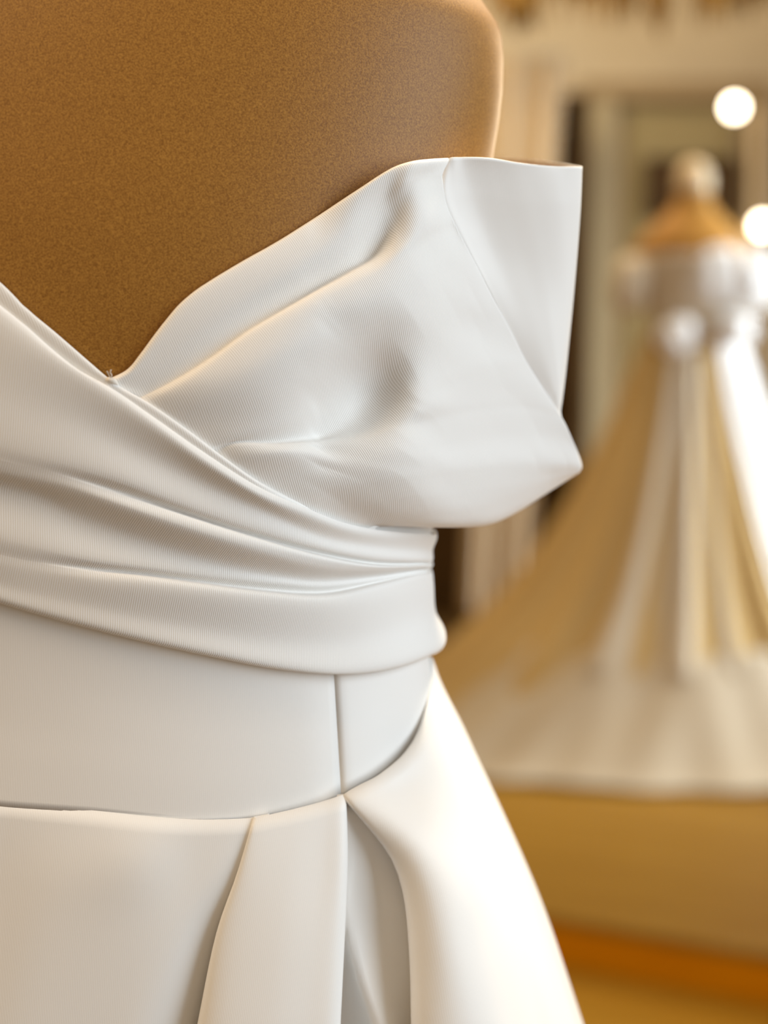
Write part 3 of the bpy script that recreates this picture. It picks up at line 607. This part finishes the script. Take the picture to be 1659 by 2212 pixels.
# ------------------------------------------------------------------ gown on its form on the platform
GY = 4.22
gx = lambda px: at(px, 740, GY)[0]
gz = lambda py: at(830, py, GY)[2]
XC = gx(1490)
gf = empty('dress_form', (XC, GY, 0), 'small tan dress form with pale neck cap, out of focus behind', 'dress form')
lathe('torso', [(.10, 1.02), (.105, 1.10), (.11, 1.2), (.125, 1.3), (.158, gz(548)), (.160, gz(530)), (.145, gz(512)), (.11, gz(488)), (.075, gz(462)), (.052, gz(438)), (.045, gz(418))], M['form_tan'], gf, 40, (XC, GY, 0), 1, .62)
lathe('neck_cap', [(.047, gz(418)), (.049, gz(405)), (.05, gz(390)), (.046, gz(372)), (.034, gz(356)), (.012, gz(346))], M['cap'], gf, 32, (XC, GY, 0))
lathe('pole', [(.015, .02), (.015, 1.03)], M['steel'], gf, 16, (XC, GY, 0))
lathe('base', [(.16, 0.002), (.16, .015), (.03, .03)], M['darkwood'], gf, 32, (XC, GY, 0))

gd = empty('wedding_gown', (XC, GY, 0), 'out of focus off-shoulder wedding gown with champagne tulle skirt and long train on the platform', 'gown')
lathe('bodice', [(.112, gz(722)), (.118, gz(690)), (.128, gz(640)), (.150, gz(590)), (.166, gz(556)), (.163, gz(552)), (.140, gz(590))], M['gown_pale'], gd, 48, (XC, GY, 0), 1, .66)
def blob(name, c, r, m, parent, seed=0, rot=0):
    bm = bmesh.new(); bmesh.ops.create_icosphere(bm, subdivisions=4, radius=1)
    rr = random.Random(seed); ph = [rr.random()*6 for _ in range(3)]
    V = []
    for v in bm.verts:
        p = np.array(v.co); q = math.atan2(p[1], p[0])
        s = 1+.07*math.sin(6*q+ph[0])*math.sqrt(max(0, 1-p[2]**2))+.04*math.sin(5*p[2]+ph[1])
        p = p*s*np.array(r); cr, sr = math.cos(rot), math.sin(rot)
        V.append(np.array(c)+np.array([p[0]*cr-p[2]*sr, p[1], p[0]*sr+p[2]*cr]))
    bm.verts.index_update(); F = [tuple(v.index for v in f.verts) for f in bm.faces]; bm.free()
    return mesh_obj(name, V, F, m, parent)
blob('sleeve', (gx(1358), GY-.02, gz(612)), (.056, .07, .085), M['gown_pale'], gd, 1, -.15)  # white like the other sleeve; its shade is put into the darker colour
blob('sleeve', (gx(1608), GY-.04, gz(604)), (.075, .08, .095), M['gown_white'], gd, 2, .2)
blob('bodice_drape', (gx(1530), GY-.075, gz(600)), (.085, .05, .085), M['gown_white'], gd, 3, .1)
blob('bow_loop', (gx(1446), GY-.10, gz(724)), (.055, .04, .05), M['gown_white'], gd, 4, .5)
blob('bow_loop', (gx(1565), GY-.10, gz(712)), (.060, .04, .045), M['gown_white'], gd, 5, -.3)

SKP = [(.110, gz(700)), (.135, gz(740)), (.20, gz(880)), (.285, gz(1020)), (.38, gz(1160)), (.49, gz(1290)), (.60, gz(1390)), (.70, .14), (.78, .05), (.80, .012)]
SKP = [(r, z) for r, z in SKP]
def skr(z):
    zz = np.array([p[1] for p in SKP])[::-1]; r = np.array([p[0] for p in SKP])[::-1]
    return smooth_interp(np.asarray(z, float), zz, r)
def skirt_sheet(name, q0, q1, m, off, z0, z1, folds, seed, solid=.002, nz=50, nq=160, flat=0):
    """q measured from the side that faces the camera, degrees"""
    zs = np.linspace(z0, z1, nz); qs = np.radians(np.linspace(q0, q1, nq))
    rr = random.Random(seed); ph = [rr.random()*6 for _ in range(4)]
    V = []
    for z in zs:
        t = (zs[0]-z)/(zs[0]-zs[-1])
        r = skr(z)+off
        rip = (math.sin(0)+np.sin(folds*qs+ph[0])+.6*np.sin(1.7*folds*qs+ph[1]))*.022*t**.8+.012*t**4*np.sin(31*qs+ph[2])
        R = r+rip
        sy = .62+.10*(qs != 99)
        for k, q in enumerate(qs):
            stretch = 1+(.22*t**3 if math.sin(q) < 0 else 0)
            V.append((XC+R[k]*math.sin(q)*stretch, GY-R[k]*math.cos(q)*.55, z))
    return mesh_obj(name, V, grid_faces(nz, nq, True), m, gd, True, None, solid)
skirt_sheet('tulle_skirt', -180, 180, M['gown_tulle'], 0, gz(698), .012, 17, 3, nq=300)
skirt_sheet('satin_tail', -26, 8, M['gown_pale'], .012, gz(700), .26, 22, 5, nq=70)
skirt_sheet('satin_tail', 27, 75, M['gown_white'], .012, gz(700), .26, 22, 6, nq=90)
# train: a low spread of cloth over the boards round the hem
nr_, nq_ = 22, 220; V = []
for i in range(nr_):
    f = i/(nr_-1)
    for k in range(nq_):
        q = 2*math.pi*k/nq_
        rx = 1.02 if math.sin(q) < 0 else .95
        edge = (1+.025*math.sin(19*q)+.02*math.sin(31*q+1))
        r = .58+f*.42*edge
        z = .012+.30*(1-f)**1.35+.012*math.sin(17*q+3)*(1-f)+.010*math.sin(11*q+6*f)*(1-f*.8)
        V.append((XC+r*rx*math.sin(q), GY-r*math.cos(q)*(.56 if math.cos(q) > 0 else .8), max(z, .006)))
F = []
for i in range(nr_-1):
    for k in range(nq_): F.append((i*nq_+k, (i+1)*nq_+k, (i+1)*nq_+(k+1) % nq_, i*nq_+(k+1) % nq_))
mesh_obj('train', V, F, M['gown_pale'], gd, True, None, .003)

# ------------------------------------------------------------------ dark framed picture, globe lamp, dried flowers
pic = empty('framed_picture', (gx(1500), YD+.02, P2(0, 400, YD)[2]), 'dark brown framed panel behind the tan dress form', 'picture')
wbox('picture_panel', 1404, 350, 1586, 462, YD+.03, .02, M['darkwood'], pic)
for a in ((1395, 340, 1596, 351), (1395, 461, 1596, 472), (1395, 351, 1405, 461), (1585, 351, 1596, 461)):
    wbox('frame_rail', *a, YD+.012, .05, M['darkwood'], pic)

LY = 5.3
lx = at(1616, 740, LY)[0]
lamp = empty('globe_lamp', (lx, LY, 0), 'slim standing lamp with two glowing round bulbs beside the door', 'lamp')
lz = lambda py: at(830, py, LY)[2]
lathe('base', [(.13, .002), (.13, .02), (.02, .035)], M['metal'], lamp, 32, (lx, LY, 0))
lathe('post', [(.011, .03), (.011, lz(226))], M['taupe'], lamp, 14, (lx, LY, 0))
for (px, py) in ((1586, 232), (1647, 487)):
    p = at(px, py, LY)
    tube('lamp_arm', [(lx, LY, p[2]), ((lx+p[0])/2, LY, p[2]), (p[0], LY, p[2])], .006, M['metal'], lamp, 8)
    bulb = lathe('bulb', [(.006, -.030), (.02, -.025), (.029, -.01), (.030, .003), (.026, .016), (.014, .027), (.003, .030)], M['bulb'], lamp, 24, (p[0], LY-.005, p[2]))

def dried(px, depth_px, size, label, seed, n=16):
    Y = 5.1; top = 2.9; c = at(px, 0, Y); zl = at(px, depth_px, Y)[2]
    t = empty('dried_flower_bunch', (c[0], Y, top), label, 'dried flowers', 'dried flowers hanging from the ceiling')
    rr = random.Random(seed)
    V = []; F = []
    def spike(p, q, r0, r1, k=6):
        p, q = np.array(p), np.array(q); b0 = len(V)
        for f, r in ((0, r0*.3), (.35, r1), (.75, r1*.7), (1, .001)):
            for j in range(k):
                a = 2*math.pi*j/k; V.append(p+(q-p)*f+np.array([math.cos(a)*r, math.sin(a)*r, 0]))
        for i in range(3):
            for j in range(k): F.append((b0+i*k+j, b0+i*k+(j+1) % k, b0+(i+1)*k+(j+1) % k, b0+(i+1)*k+j))
    for i in range(n):
        a = rr.random()*6.28; d = size*math.sqrt(rr.random())
        zz = zl+rr.random()*.25*(d/size)+.02
        spike((c[0]+.02*math.cos(a), Y+.02*math.sin(a), zl+.42), (c[0]+d*math.cos(a), Y+d*math.sin(a), zz), .01, .012+rr.random()*.014)
    o = mesh_obj('flower_heads', V, F, M['dried'], t); o['kind'] = 'stuff'
    tube('stem', [(c[0], Y, top), (c[0], Y, (top+zl+.4)/2), (c[0], Y, zl+.36)], .012, M['dried'], t, 8)
dried(1118, 90, 0.098, 'thick dark dried bunch hanging beside the shoulder of the near dress form', 1, 96)
dried(1216, 68, 0.057, 'thin dried bunch, second from the near dress form', 2, 19)
dried(1290, 76, 0.069, 'thin dried bunch hanging above the left post of the door', 3, 22)
dried(1352, 70, 0.057, 'dried bunch hanging between the left door post and the longest bunch', 7, 22)
dried(1422, 103, 0.046, 'longest pointed dried bunch, above the brown framed panel', 4, 25)
dried(1540, 78, 0.081, 'dried bunch hanging above the upper glowing bulb', 5, 28)
dried(1640, 68, 0.081, 'last dried bunch of the row, hanging beyond the upper glowing bulb', 6, 28)
